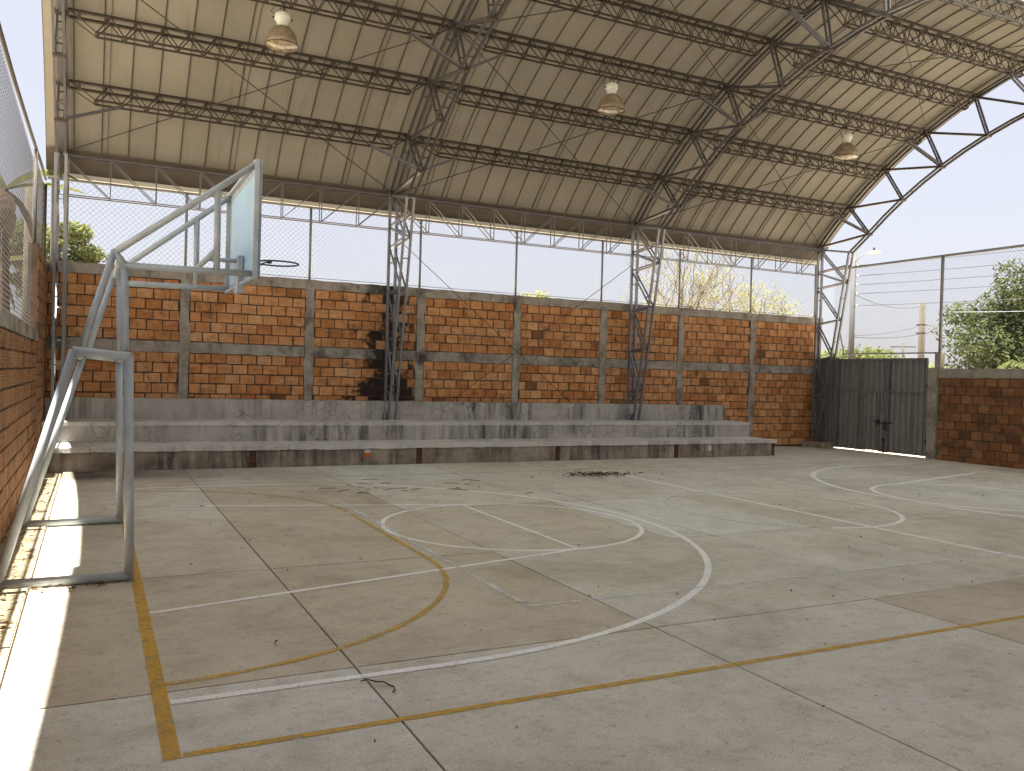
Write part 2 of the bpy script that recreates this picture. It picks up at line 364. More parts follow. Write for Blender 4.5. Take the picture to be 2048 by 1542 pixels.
# painted lines, 4 mm sheets on the slabs
ZL = [.0022]
def strip(pts, wd, m, label=None, name='painted_line'):
    ZL[0] += .00012; z = ZL[0]; mb = MB(); n = len(pts); L = []
    for i, p in enumerate(pts):
        a = Vector(pts[max(i-1, 0)]); b = Vector(pts[min(i+1, n-1)]); d = (b-a).normalized(); q = Vector((-d.y, d.x))*wd/2
        L.append((p[0]+q.x, p[1]+q.y, z)); L.append((p[0]-q.x, p[1]-q.y, z))
    mb.add(L, [(2*i, 2*i+1, 2*i+3, 2*i+2) for i in range(n-1)])
    o = mb.build(name, MAT[m], fl)
    if label: o['label'] = label
    return o
def circ(c, rad, a0, a1, n=64): return [(c[0]+rad*math.cos(a0+(a1-a0)*i/n), c[1]+rad*math.sin(a0+(a1-a0)*i/n)) for i in range(n+1)]
MID = 9.47; BL = .38
def both(pts, wd, m, label, mirror=True, m2=None):
    strip(pts, wd, m, label)
    if mirror: strip([(2*MID-x, y) for x, y in pts], wd+.03, m2 or m, label+' at the far end')
strip([(BL, 4.34), (BL, 11.0)], .085, 'yellow', 'yellow end line by the goal'); strip([(BL, 11.0), (BL, 15.05)], .06, 'yellowworn', 'worn end of the yellow end line')
strip([(BL+.05, 4.37), (7.5, 4.37)], .055, 'yellow', 'yellow near touchline'); strip([(7.5, 4.37), (18.6, 4.37)], .06, 'yellowworn', 'worn yellow near touchline')
strip([(BL, 15.03), (18.6, 15.03)], .07, 'blueworn', 'faint far touchline')
h3 = 4.6; c3 = 2.12; hb = 2.68
both([(BL+.05, COURT_Y-h3), (c3, COURT_Y-h3)]+circ((c3, COURT_Y), h3, -math.pi/2, math.pi/2)[1:]+[(BL+.05, COURT_Y+h3)], .068, 'white', 'white three point line', m2='white')
both(circ((4.88, COURT_Y), 1.66, 0, 2*math.pi), .056, 'white', 'white free throw circle', m2='white')
both([(4.88, COURT_Y-1.66), (4.88, COURT_Y+1.66)], .05, 'white', 'white free throw line', m2='whiteworn')
both([(BL+.05, COURT_Y-hb), (4.9, COURT_Y-1.66)], .055, 'white', 'white lane line', m2='whiteworn')
both([(BL+.6, COURT_Y+hb), (4.9, COURT_Y+1.66)], .065, 'white', 'worn white lane line')
both(circ((BL, 8.15), 2.75, -math.pi/2, 0, 32)+[(BL+2.75, 11.0)], .055, 'yellowarc', 'yellow goal area arc', mirror=False)
strip(circ((BL, 11.2), 2.75, 0, math.pi/2, 32), .06, 'yellowworn', 'worn yellow goal area arc')
strip([(MID, 5.3), (MID, 14.7)], .085, 'white', 'white half way line'); strip([(MID, 4.4), (MID, 5.3)], .07, 'whiteworn')
strip(circ((MID, COURT_Y), 1.72, -math.pi*.62, math.pi*.42), .065, 'white', 'worn white centre circle')
strip(circ((MID, COURT_Y), 1.72, math.pi*.42, math.pi*1.38), .04, 'blueworn')
strip([(3.27, 6.15), (3.27, 12.6)], .06, 'blueworn', 'faded volleyball end line'); strip([(3.27, 6.13), (12.5, 6.13)], .05, 'blueworn', 'faded volleyball side line')
strip([(6.9, 6.17), (6.9, 12.6)], .05, 'blueworn', 'faded volleyball attack line'); strip([(12.2, 6.17), (12.2, 12.6)], .05, 'blueworn')

# ------------------------------------------------------------------ bricks
def brick_mesh(name, L, H, D, m, c=.006):
    # outward face is -y
    a, b = L/2, H/2; c2 = c
    v = [(-a,0,-b+c2),( a,0,-b+c2),(a,0,b-c2),(-a,0,b-c2)]
    fr = [(-a+c2,-D,-b+c2*1.6),(a-c2,-D,-b+c2*1.6),(a-c2,-D,b-c2*1.6),(-a+c2,-D,b-c2*1.6)]
    md = [(-a,-D+c2,-b),(a,-D+c2,-b),(a,-D+c2,b),(-a,-D+c2,b)]
    mb = MB().add(fr+md+[(-a,0,-b),(a,0,-b),(a,0,b),(-a,0,b)],
        [(0,1,2,3),(4,5,1,0),(5,6,2,1),(6,7,3,2),(7,4,0,3),(8,9,5,4),(9,10,6,5),(10,11,7,6),(11,8,4,7)])
    return mb, mb.mesh(name, m)
def lay_bricks(wall, rows, L, H, gap, m, place, limit=300, key=None, half=.5, seed=1):
    """rows: list of (z centre, height, [(u0,u1)...]); place(u,z)->(loc, rotz)"""
    rg = random.Random(seed); mb0, me = brick_mesh('brick', L, H, .018, m); alls = []
    for ri, (zc, hh, spans) in enumerate(rows):
        off = (ri % 2)*half*(L+gap)+rg.uniform(-.02, .02)
        for (u0, u1) in spans:
            n0 = math.floor((u0-off)/(L+gap)); x = n0*(L+gap)+off
            while x < u1:
                a, b = max(x, u0)+gap/2, min(x+L+gap, u1)-gap/2
                if b-a > .04: alls.append(((a+b)/2+rg.uniform(-.005, .005), zc+rg.uniform(-.005, .005), b-a+rg.uniform(-.014, .004), hh*rg.uniform(.95, 1.01), rg.uniform(.75, 1.25), rg.random()))
                x += L+gap
    if key: alls.sort(key=key)
    st = MB()
    for i, (uc, z, ln, hh, dp, rn) in enumerate(alls):
        loc, rz = place(uc, z); tilt = rg.uniform(-.013, .013)
        if i < limit:
            o = bpy.data.objects.new('brick', me); col.objects.link(o); o.parent = wall
            o.location = loc; o.rotation_euler = (0, tilt, rz); o.scale = (ln/L, dp, hh/H)
        else:
            T = Matrix.Translation(loc) @ Matrix.Rotation(rz, 4, 'Z') @ Matrix.Diagonal((ln/L, dp, hh/H, 1))
            st.add([T @ Vector(v) for v in mb0.v], mb0.f, rn)
    if st.v:
        o = link('brick', st.mesh('brick', m), wall); o['kind'] = 'stuff'; o['label'] = 'remaining orange bricks of the wall'
    return len(alls)

# back wall
TIES = [1.73, 4.40, 7.08, 9.70, 12.31, 14.92, 17.58]; TW = .2
bw = thing('brick_wall', 'long orange brick wall with grey concrete frame behind the stands', 'wall', (0, WALL_Y, 0))
MB().box(-1.2, 20.4, 0, .16, -.09, 3.80).build('wall_core', MAT['mortar'], bw)
def rough_beam(x0, x1, y0, y1, z0, z1, name, seg=.2, amp=.011, axis=0, m='frame', parent=None, seed=0):
    rg = random.Random(seed); mb = MB(); L0, L1 = ((x0,x1),(y0,y1),(z0,z1))[axis]; n = max(2, int((L1-L0)/seg))
    for i in range(n+1):
        t = L0+(L1-L0)*i/n; e = lambda: rg.uniform(-amp, amp)
        if axis == 0: q = [(t, y0+e(), z0+e()), (t, y1, z0+e()), (t, y1, z1+e()), (t, y0+e(), z1+e())]
        elif axis == 1: q = [(x0+e(), t, z0+e()), (x1+e(), t, z0+e()), (x1+e(), t, z1+e()), (x0+e(), t, z1+e())]
        else: q = [(x0+e(), y0+e(), t), (x1+e(), y0+e(), t), (x1+e(), y1, t), (x0+e(), y1, t)]
        mb.v += q
    for i in range(n):
        for k_ in range(4):
            a = 4*i+k_; b = 4*i+(k_+1) % 4; mb.f.append((a, b, b+4, a+4))
    mb.f += [(3,2,1,0), tuple(4*n+k_ for k_ in range(4))]
    return mb.build(name, MAT[m], parent)
rough_beam(-1.2, 20.4, -.045, .17, 3.775, 3.99, 'coping', parent=bw, seed=1)
edges = [-.9]+TIES+[20.3]; spans = [(edges[i]+(TW/2 if i else 0), edges[i+1]-TW/2) for i in range(len(edges)-1)]
for i, (a, b) in enumerate(spans): rough_beam(a, b, -.026, .05, 2.23, 2.46, 'bond_beam', parent=bw, seed=10+i)
for i, x in enumerate(TIES): rough_beam(x-TW/2, x+TW/2, -.036, .05, .02, 3.785, 'tie_column', axis=2, amp=.022, seg=.2, parent=bw, seed=30+i)
BH, BG = .200, .018; rows = []
for i in range(6): rows.append((3.775-.109-i*.2183, BH, spans))
for i in range(10):
    z = 2.225-.109-i*.2183; hh = BH
    if z < .05: break
    if z > 1.18: rows.append((z, hh, spans))
    else: rows.append((z, hh, [(16.31, 17.48), (17.68, 20.3)]))
nb = lay_bricks(bw, rows, .305, BH, .018, MAT['brick'], lambda uu, z: ((uu, 0, z), 0), 300, key=lambda t: t[0], half=.45, seed=3)

# left wall (low, with a full-height end by the corner)
lw = thing('brick_wall', 'low brick side wall under the wire fence at the left', 'wall', (LWALL_X, 0, 0))
MB().box(-.16, -.018, -6.7, 16.1, -.1, 2.3).build('wall_core', MAT['mortar'], lw)
rough_beam(-.17, .012, -6.7, 16.12, 2.28, 2.46, 'coping', axis=1, amp=.01, parent=lw, seed=2)
rws = [(2.275-.11-i*.2183, BH, [(-6.6, 16.1)]) for i in range(11)]
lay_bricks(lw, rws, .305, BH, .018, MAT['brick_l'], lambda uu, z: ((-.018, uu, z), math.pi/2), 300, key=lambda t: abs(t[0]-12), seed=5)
lw2 = thing('brick_wall', 'tall narrow piece of brick side wall in the left corner', 'wall', (LWALL_X, 0, 0))
MB().box(-.16, -.018, 16.14, 19.25, -.1, 3.92).build('wall_core', MAT['mortar'], lw2)
rws = [(3.90-.11-i*.2183, BH, [(16.14, 19.25)]) for i in range(18)]
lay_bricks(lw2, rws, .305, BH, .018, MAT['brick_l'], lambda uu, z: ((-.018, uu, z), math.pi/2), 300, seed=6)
# right wall with gate pillar
rw = thing('brick_wall', 'dark weathered brick wall right of the metal gate', 'wall', (GATE_X, 0, 0))
MB().box(.018, .17, -6.7, 15.06, -.1, 2.2).build('wall_core', MAT['mortar'], rw)
rough_beam(-.01, .18, -6.7, 15.07, 2.19, 2.43, 'coping', axis=1, amp=.012, parent=rw, seed=3)
rough_beam(-.04, .2, 15.09, 15.36, -.05, 2.45, 'gate_pillar', axis=2, amp=.008, parent=rw, seed=4)
rws = [(2.19-.115-i*.2283, .21, [(-6.6, 15.06)]) for i in range(10)]
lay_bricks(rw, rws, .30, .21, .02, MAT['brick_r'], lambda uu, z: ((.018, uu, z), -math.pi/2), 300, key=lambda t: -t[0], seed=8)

# unseen wall added behind the viewer to keep light off the near floor
nw = thing('brick_wall', 'added unseen brick wall behind the viewer dimming the near floor', 'wall', (0, -1.0, 0))
MB().box(-.85, 20.2, -.16, 0, -.1, 2.9).build('wall_core', MAT['brick_r'], nw); rough_beam(-.85, 20.2, -.18, .02, 2.9, 3.1, 'coping', parent=nw, seed=9)

# ------------------------------------------------------------------ concrete stands
SX0, SX1 = LWALL_X+.01, 16.27
stn = thing('concrete_stands', 'three-step grey concrete spectator stand along the brick wall', 'stand', (0, 0, 0))
MB().box(SX0, SX1-.02, 16.90, 17.88, -.08, .335).build('step_core', MAT['mortar'], stn)
tr1 = rough_beam(SX0, SX1+.02, 16.83, 17.90, .335, .43, 'tread', parent=stn, seed=70, amp=.009, m='tread')
def split_step(brk, y0, y1, z0, z1, seed, amp):
    for i in range(len(brk)-1):
        dy = random.uniform(-.007, .007)
        rough_beam(brk[i]+.003, brk[i+1]-.003, y0+dy, y1, z0, z1+random.uniform(-.004, .003), 'step', parent=stn, seed=seed+i, amp=amp, m='stand', seg=.22)
split_step([SX0, 1.9, 4.1, 7.6, 9.1, 12.2, SX1], 17.88, 18.86, .2, .812, 710, .007)
rough_beam(SX0, SX1+.006, 17.862, 18.88, .75, .822, 'tread', parent=stn, seed=73, amp=.004, m='tread')
split_step([SX0, 3.3, 6.1, 10.4, 13.2, SX1-.01], 18.88, 19.27, .2, 1.25, 740, .009)
strips = [2.80, 6.24, 9.62, 13.01, 16.20]; prev = SX0
for i, sx in enumerate(strips):
    MB().box(prev, sx-.065, 16.852+(.006 if i % 2 else 0), 16.905, -.05, .334).build('riser_panel', MAT['riser'], stn, bevel=.006)
    pier = MB().box(sx-.06, sx+.06, 16.885, 16.93, -.05, .33).build('brick_pier', MAT['mortar'], stn)
    for q in range(4):
        MB().box(sx-.052+random.uniform(-.006, .006), sx+.05, 16.862+random.uniform(0, .012), 16.89, .012+q*.08, .068+q*.08).build('brick', MAT['brick_d'], pier)
    prev = sx+.065
def sticker(x0, x1, z0, z1, label, orange):
    t = thing('paper_sticker', label, 'sticker', ((x0+x1)/2, 16.848, z0))
    wd = (x1-x0)/2; h = z1-z0
    if orange:
        MB().box(-wd*.9, wd, -.004, 0, h*.62, h).build('white_label', MAT['paper'], t)
        MB().box(-wd, wd*.95, -.004, 0, 0, h*.60).build('orange_label', MAT['orange'], t)
        MB().box(-wd*.5, -wd*.2, -.0055, -.0042, h*.70, h*.88).build('print', MAT['ink'], t)
        MB().box(wd*.05, wd*.6, -.0055, -.0042, h*.76, h*.86).build('print', MAT['ink'], t)
    else:
        MB().box(-wd, wd, -.004, 0, 0, h).build('white_label', MAT['paper'], t)
        for (a, b, c, d) in [(-.6,-.1,.62,.82), (.1,.6,.58,.7), (.1,.6,.78,.86), (-.7,.7,.3,.36)]:
            MB().box(a*wd, b*wd, -.0055, -.0042, c*h, d*h).build('print', MAT['ink'], t)
sticker(5.04, 5.16, .16, .31, 'small white and orange paper sticker on the lowest step', True)
sticker(14.0, 14.1, .17, .29, 'small white paper sticker near the right end of the lowest step', False)

# ------------------------------------------------------------------ arch frames with columns
U = [arc(TH0-i*DTH, RU) for i in range(7)]; Ln = [None]+[arc(TH0-i*DTH, RL) for i in range(1, 7)]
TOPIN = (17.82, 5.84)
def my(p): return (2*YC-p[0], p[1])
def pairbar(mb, a, b, off, wd, h, up=None, ties=0, th=.012):
    """two parallel members at x = -off and +off with small batten ties"""
    d = Vector((0, b[0]-a[0], b[1]-a[1])); nrm = d.cross(Vector((1,0,0))).normalized()
    for s in (-1, 1): mb.bar((s*off, a[0], a[1]), (s*off, b[0], b[1]), wd, h, nrm)
    for i in range(ties):
        t = (i+.5)/ties; p = Vector((0, a[0]+(b[0]-a[0])*t, a[1]+(b[1]-a[1])*t)); mb.bar(p+Vector((-off,0,0)), p+Vector((off,0,0)), th, .035, d)
def chord(parent, ths, rad, off, wd, h, name, tail=None):
    mb = MB(); pts = [arc(t, rad) for t in ths]
    if tail: pts = [tail]+pts+[my(tail)]
    for i in range(len(pts)-1): pairbar(mb, pts[i], pts[i+1], off, wd, h, ties=1 if i % 2 else 0)
    return mb.build(name, MAT['truss'], parent)
TMID = [TH0-i*DTH/2 for i in range(0, 13)]; FULL = TMID+[-t for t in reversed(TMID)]
LMID = [TH0-DTH*(1+i/2) for i in range(0, 11)]; LFULL = LMID+[-t for t in reversed(LMID)]
def inner_y(z): return 18.72+(TOPIN[0]-18.72)*(z-.82)/(TOPIN[1]-.82)
def make_frame(idx, x, label):
    fr = thing('arch_frame', label, 'roof truss', (x, 0, 0), 'steel arch frames carrying the roof')
    chord(fr, FULL, RU, .075, .045, .06, 'upper_chord'); chord(fr, LFULL, RL, .075, .04, .05, 'lower_chord', TOPIN)
    sides = [(lambda p: p), my]
    for sd, S in enumerate(sides):
        for i in range(1, 7):
            mb = MB(); pairbar(mb, S(U[i]), S(Ln[i]), .06, .035, .04, ties=2); mb.build('web_post', MAT['truss'], fr)
        for i in range(0, 6):
            a, b = S(U[i]), S(Ln[i+1]); MB().bar((0, *a), (0, *b), .075, .06, (0,0,1)).build('web_diagonal', MAT['truss'], fr)
        for i in range(0, 7):   # gusset at each node under the purlins
            p = S(U[i]); MB().box(-.11, .11, p[0]-.06, p[0]+.06, p[1]-.055, p[1]+.05).build('gusset', MAT['purlin'], fr, bevel=.012)
        for i in range(1, 7):
            p = S(Ln[i]); MB().box(-.10, .10, p[0]-.045, p[0]+.045, p[1]-.045, p[1]+.03).build('gusset', MAT['purlin'], fr, bevel=.012)
        if sd == 0:
            zo, zi = (1.25, .82) if idx in (1, 2) else ((1.25, .82) if idx == 0 else (.16, .16))
            yo = 19.0 if True else 0
        else: zo, zi = 0, 0
        m_ = (lambda y: y) if sd == 0 else (lambda y: 2*YC-y)
        for s in (-1, 1):
            MB().bar((s*.085, m_(19.0), zo), (s*.085, m_(19.0), U[0][1]+.02), .06, .06, (0,1,0)).build('column_leg', MAT['column'], fr)
            MB().bar((s*.085, m_(inner_y(zi)), zi), (s*.085, m_(TOPIN[0]), TOPIN[1]), .05, .05, (0,1,0)).build('column_leg', MAT['column'], fr)
        rungs = [5.42, 4.92, 3.82, 2.72, 1.62]+([.5] if idx == 3 or sd else [])
        for j, z in enumerate(rungs):
            mb = MB(); pairbar(mb, (m_(19.0), z-.06), (m_(inner_y(z)), z+.04), .06, .035, .05); mb.build('rung', MAT['column'], fr)
            z2 = rungs[j+1] if j+1 < len(rungs) else (1.3 if idx != 3 and sd == 0 else .2)
            if z-z2 > .25:
                mb = MB(); pairbar(mb, (m_(19.0), z-.1), (m_(inner_y(z2)), z2+.05), .06, .03, .04, ties=2); mb.build('lacing', MAT['column'], fr)
        mb = MB(); pairbar(mb, (m_(19.0), U[0][1]-.08), (m_(TOPIN[0]), TOPIN[1]), .06, .035, .05); mb.build('rung', MAT['column'], fr)
        mb = MB(); pairbar(mb, (m_(19.0), U[0][1]-.1), (m_(inner_y(5.0)), 5.0), .06, .03, .04, ties=1); mb.build('lacing', MAT['column'], fr)
        for ztie in (1.9, 3.2, 4.5):
            MB().bar((-.085, m_(19.0), ztie), (.085, m_(19.0), ztie), .02, .03).build('batten', MAT['column'], fr)
            MB().bar((-.085, m_(inner_y(ztie)), ztie), (.085, m_(inner_y(ztie)), ztie), .02, .03).build('batten', MAT['column'], fr)
        # knee braces up to the bottom chords of purlins 1, 3, 5
        for i in (1, 3, 5):
            th = (TH0-i*DTH)*(1 if sd == 0 else -1); q = arc(th, RU-.47); p = S(Ln[i])
            for s in (-1, 1):
                if (idx == 0 and s < 0) or (idx == 3 and s > 0): continue
                mb = MB()
                for dy in (-.04, .04): mb.bar((s*.06, p[0]+dy, p[1]+.02), (s*1.0, q[0]+dy, q[1]), .03, .04)
                mb.build('knee_brace', MAT['truss'], fr)
    if idx in (1, 2):
        for s in (-1, 1): MB().bar((-.16+s*.04, 18.80, .8), (-.16+s*.05, 18.74, .99), .03, .05).build('stub_plate', MAT['column'], fr)
    if idx == 3:
        MB().box(-.28, .18, 18.4, 19.25, -.05, .17).build('footing', MAT['riser'], fr, bevel=.015)
    return fr
FL = ['steel arch frame at the far left with its column in the corner', 'steel arch frame on the stained part of the brick wall, second from left',
      'steel arch frame with its column on the right part of the stands', 'steel arch frame beside the metal gate, open to the sky']
for i, x in enumerate(COLX): make_frame(i, x, FL[i])

# ------------------------------------------------------------------ purlins
def purlin_meshes():
    L = BAY-.1; e = .55; D = .45
    t = MB()
    for s in (-1, 1): t.bar((.05, s*.075, 0), (L+.05, s*.075, 0), .036, .05, (0,0,1))
    n = 15; p = L/n
    for i in range(n): t.box(.05+p*i+p/2-.03, .05+p*i+p/2+.03, -.075, .075, -.02, -.008)
    b = MB()
    for s in (-1, 1): b.bar((e, s*.05, -D), (L+.1-e, s*.05, -D), .026, .034, (0,0,1))
    nb_ = 13; pb = (L+.1-2*e)/nb_
    for i in range(nb_+1): b.box(e+pb*i-.022, e+pb*i+.022, -.05, .05, -D-.014, -D+.014)
    l = MB()
    for s in (-1, 1):
        for i in range(nb_):
            x0 = e+pb*i; l.bar((x0, s*.05, -D), (x0+pb/2, s*.075, 0), .015, .015); l.bar((x0+pb/2, s*.075, 0), (x0+pb, s*.05, -D), .015, .015)
        l.bar((e, s*.05, -D), (.12, s*.075, 0), .016, .016); l.bar((L+.1-e, s*.05, -D), (L-.02, s*.075, 0), .016, .016)
    return t.mesh('top_chord', MAT['purlin']), b.mesh('bottom_chord', MAT['purlin']), l.mesh('lacing', MAT['purlin'])
PT, PB, PL = purlin_meshes(); bayn = ['left bay', 'middle bay', 'right bay']; ordn = ['first', 'second', 'third', 'fourth', 'fifth', 'sixth']
for sd in (1, -1):
    for i in range(1, 7):
        th = (TH0-i*DTH)*sd; y, z = arc(th, RU)
        for bx in range(3):
            side = 'back slope' if sd > 0 else 'near slope'
            pr = thing('purlin', f'brown lattice roof purlin, {ordn[i-1]} above the eave, {side}, {bayn[bx]}', 'purlin', (COLX[bx], y, z), 'lattice purlins under the roof sheets')
            pr.rotation_euler = (-th, 0, 0)
            link('top_chord', PT, pr); link('bottom_chord', PB, pr); link('lacing', PL, pr)
# eave girders along the back
for bx in range(3):
    gd = thing('eave_girder', f'slender grey lattice girder under the back eave, {bayn[bx]}', 'girder', (COLX[bx], 19.0, 0), 'lattice girders under the eave')
    zt, zb, L = 6.05, 5.27, BAY; n = 8; p = L/n
    for s in (-1, 1):
        MB().bar((.06, s*.1, zt), (L-.06, s*.1, zt), .03, .03).build('top_chord', MAT['truss'], gd)
        MB().bar((.06, s*.1, zb), (L-.06, s*.1, zb), .022, .022).build('bottom_chord', MAT['girder'], gd)
    me_v = MB().bar((0, 0, zb), (0, 0, zt), .018, .018).mesh('upright', MAT['girder'])
    md1 = MB().bar((0, 0, zt), (p, 0, zb), .018, .018).mesh('diagonal', MAT['girder']); md2 = MB().bar((0, 0, zb), (p, 0, zt), .018, .018).mesh('diagonal', MAT['girder'])
    for i in range(n):
        for s in (-1, 1):
            if i: link('upright', me_v, gd, (p*i, s*.1, 0))
            link('diagonal', md1 if i < n/2 else md2, gd, (p*i, s*.1, 0))
        if i: MB().bar((p*i, -.1, zb+.38), (p*i, .1, zb+.38), .012, .02).build('batten', MAT['column'], gd)
# bracing rods
def rod(a, b, label, rad=.011): return tag(MB().tube([a, b], rad, 5).build('bracing_rod', MAT['purlin']), label, 'rod', 'thin diagonal bracing rods')
for bx in range(3):
    for (i, j) in ((0, 3), (3, 6)):
        for sd in (1, -1):
            a, b = arc((TH0-i*DTH)*sd, RU-.05), arc((TH0-j*DTH)*sd, RU-.05); sl_ = 'back' if sd > 0 else 'near'; pt_ = 'lower' if i == 0 else 'upper'
            rod((COLX[bx], *a), (COLX[bx+1], *b), f'thin bracing rod rising rightwards under {pt_} {sl_} roof, {bayn[bx]}')
            rod((COLX[bx], *b), (COLX[bx+1], *a), f'thin bracing rod falling rightwards under {pt_} {sl_} roof, {bayn[bx]}')
rod((COLX[1]+.1, 19.0, 5.1), (COLX[2]-1.9, 19.0, 1.28), 'thin cross rod falling rightwards before the middle brick wall', .008)
rod((COLX[2]-.1, 19.0, 5.0), (COLX[1]+1.6, 19.0, 1.28), 'thin cross rod falling leftwards before the middle brick wall', .008)

# ------------------------------------------------------------------ roof
roof = thing('roof', 'arched roof of beige sheet metal panels over the court', 'roof', (0, 0, 0))
SW = .4895; XR0, XR1 = -.93, 20.32; TE = math.asin((19.45-YC)/RS); T6 = TH0-6*DTH+R(.25)
def panel_mesh(sd, ta=T6, tb=TE, rad=RS, seg=44, wv=SW, m='roof', lip=.014):
    mb = MB(); prof = [(.0, -lip), (.004, 0), (wv*.5, .001), (wv-.004, 0), (wv, -lip+.001)]
    for i in range(seg+1):
        th = (ta+(tb-ta)*i/seg)*sd
        for (x, dz) in prof: y, z = arc(th, rad+dz); mb.v.append((x, y, z))
    P_ = len(prof)
    for i in range(seg):
        for q in range(P_-1): a = i*P_+q; mb.f.append((a, a+1, a+1+P_, a+P_))
    return mb.mesh('roof_panel', MAT[m], False)
pm = {1: panel_mesh(1), -1: panel_mesh(-1)}
np_ = int(round((XR1-XR0)/SW)); SW2 = (XR1-XR0)/np_
for i in range(np_):
    for sd in (1, -1):
        o = link('roof_panel', pm[sd], roof, (XR0+i*SW2, 0, 0)); o.scale = (SW2/SW, 1, 1)
# seam caps lying under the joints
for sd in (1, -1):
    cap = MB()
    for i in range(21):
        th = (T6+(TE-T6)*i/20)*sd
        for x, dz in ((-.0075, -.013), (-.0075, -.024), (.0075, -.024), (.0075, -.013)): y, z = arc(th, RS+dz); cap.v.append((x, y, z))
    for i in range(20):
        for q in range(4): a = 4*i+q; b = 4*i+(q+1) % 4; cap.f.append((a, b, b+4, a+4))
    capm = cap.mesh('seam', MAT['purlin'])
    for i in range(1, np_):
        link('seam', capm, roof, (XR0+i*SW2, 0, 0))
        if i % 5 == 2 or i in (16, 26, 31, 33): link('seam', capm, roof, (XR0+i*SW2+.11, 0, .006)).scale = (.5, 1, 1)
# raised ridge cover
rc = MB(); prof = []
for i in range(13):
    th = R(9.5)*(1-i/6); y, z = arc(th, RS+.6); prof.append((y, z))
for (y, z) in prof: rc.v += [(XR0, y, z), (XR1, y, z)]
for i in range(12): a = 2*i; rc.f.append((a, a+1, a+3, a+2))
rc.build('ridge_cover', MAT['ridge'], roof, smooth=True)
for i in range(14):
    x = XR0+.5+i*1.55
    for sd in (1, -1):
        y, z = arc(R(5)*sd, RS); y2, z2 = arc(R(6.5)*sd, RS+.6); MB().bar((x, y, z), (x, y2, z2), .03, .03).build('ridge_post', MAT['purlin'], roof)
# dark sheet painting the shade under the back eave, then the eave gutter
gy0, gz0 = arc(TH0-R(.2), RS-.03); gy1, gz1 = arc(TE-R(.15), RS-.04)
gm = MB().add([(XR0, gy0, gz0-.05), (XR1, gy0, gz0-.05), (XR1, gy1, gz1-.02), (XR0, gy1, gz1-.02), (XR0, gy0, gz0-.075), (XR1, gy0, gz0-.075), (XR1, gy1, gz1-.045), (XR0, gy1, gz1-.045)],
   [(0,1,2,3),(7,6,5,4),(0,4,5,1),(1,5,6,2),(2,6,7,3),(3,7,4,0)]).build('eave_shade', MAT['eaveshade'], roof)
MB().bar((XR0, 19.47, gz1-.08), (XR1, 19.47, gz1-.08), .10, .10).build('eave_gutter', MAT['whitewall'], roof)

# ------------------------------------------------------------------ hanging lamps
def make_lamp(x, label, dz=0, rust=None):
    th = TH0-3*DTH; y, z = arc(th, RU-.47)
    t = thing('hanging_lamp', label, 'lamp', (x, y, z), 'high bay lamps under the roof')
    mb = MB(); mb.tube([(0,0,.03), (0,0,-.06)], .02, 6)
    mb.tube([(.05*math.cos(a), 0, -.10+.05*math.sin(a)) for a in [math.pi*(.5+2*i/12) for i in range(13)]], .008, 5); mb.build('hook', MAT['darkmetal'], t)
    MB().lathe([(.0,-.14), (.10,-.145), (.135,-.17), (.14,-.26), (.12,-.29), (.10,-.31), (.095,-.38), (.0,-.38)], n=20).build('ballast_housing', MAT['lampwhite'], t, True)
    s_ = MB().lathe([(.085,-.38), (.14,-.40), (.20,-.46), (.245,-.54), (.275,-.63), (.29,-.72), (.285,-.722), (.24,-.56), (.19,-.47), (.08,-.40)], n=28).build('reflector', MAT['shade'], t, True)
    rg = MB(); rg.tube([(.292*math.cos(a), .292*math.sin(a), -.72) for a in [2*math.pi*i/28 for i in range(29)]], .009, 6, False); rg.build('rim_band', MAT['darkmetal'], s_)
    MB().lathe([(.282,-.724), (.24,-.745), (.14,-.765), (.0,-.775)], n=24).build('lens', MAT['lens'], t, True)
    mb = MB()
    for sx in (-1, 1): mb.tube([(sx*.14,0,-.24), (sx*.175,0,-.25)], .014, 6)
    mb.tube([(-.14,0,-.18), (-.2,.02,-.15), (-.12,.02,-.02)], .007, 5); mb.build('cable', MAT['darkmetal'], t)
    return t
make_lamp(2.86, 'bell-shaped hanging lamp with rusty shade in the left bay'); make_lamp(9.75, 'bell-shaped hanging lamp, brownest shade, in the middle bay'); make_lamp(16.72, 'bell-shaped hanging lamp with paler shade in the right bay')

# ------------------------------------------------------------------ goal with basketball backboard
gs = thing('basketball_goal', 'grey steel pipe football goal carrying a basketball backboard', 'basketball hoop', (0, 0, 0))
def pipe(name, pts, rad, parent=gs, m='pipe'): return MB().tube(pts, rad, 14).build(name, MAT[m], parent, smooth=True)
PR, AR = .040, .032
for y in (8.15, 11.17):
    pipe('goal_post', [(.32, y, 0), (.275, y, 1.99)], PR); dx = 0 if y < 9 else .05; pipe('top_bar', [(-.165+dx, y, 2.02), (.29, y, 1.985)], PR)
    pipe('slanted_leg', [(-.15+dx, y, 2.03), (-.69, y, .03)], PR); pipe('ground_bar', [(-.70, y, .047), (.33, y, .045)], PR)
pipe('crossbar', [(.275, 8.15, 1.985), (.275, 11.17, 1.985)], PR); pipe('rear_bar', [(-.14, 8.15, 2.0), (-.14, 11.17, 2.0)], PR)
for y in (8.6, 10.45):
    pipe('upright', [(.265, y, 1.98), (.24, y, 2.85)], AR); dx = 0 if y < 9 else .045; pipe('slanted_strut', [(-.125+dx, y, 1.99), (.155+dx, y, 2.97)], AR)
    pipe('upper_arm', [(.14+dx, y, 2.94), (1.40, y, 3.93)], AR); pipe('short_strut', [(.155+dx, y, 2.95), (.25, y, 2.83)], AR)
    pipe('lower_arm', [(.23, y, 2.835), (1.41, y, 2.85)], AR); pipe('vertical_strut', [(1.05, y, 2.84), (1.045, y, 3.655)], AR)
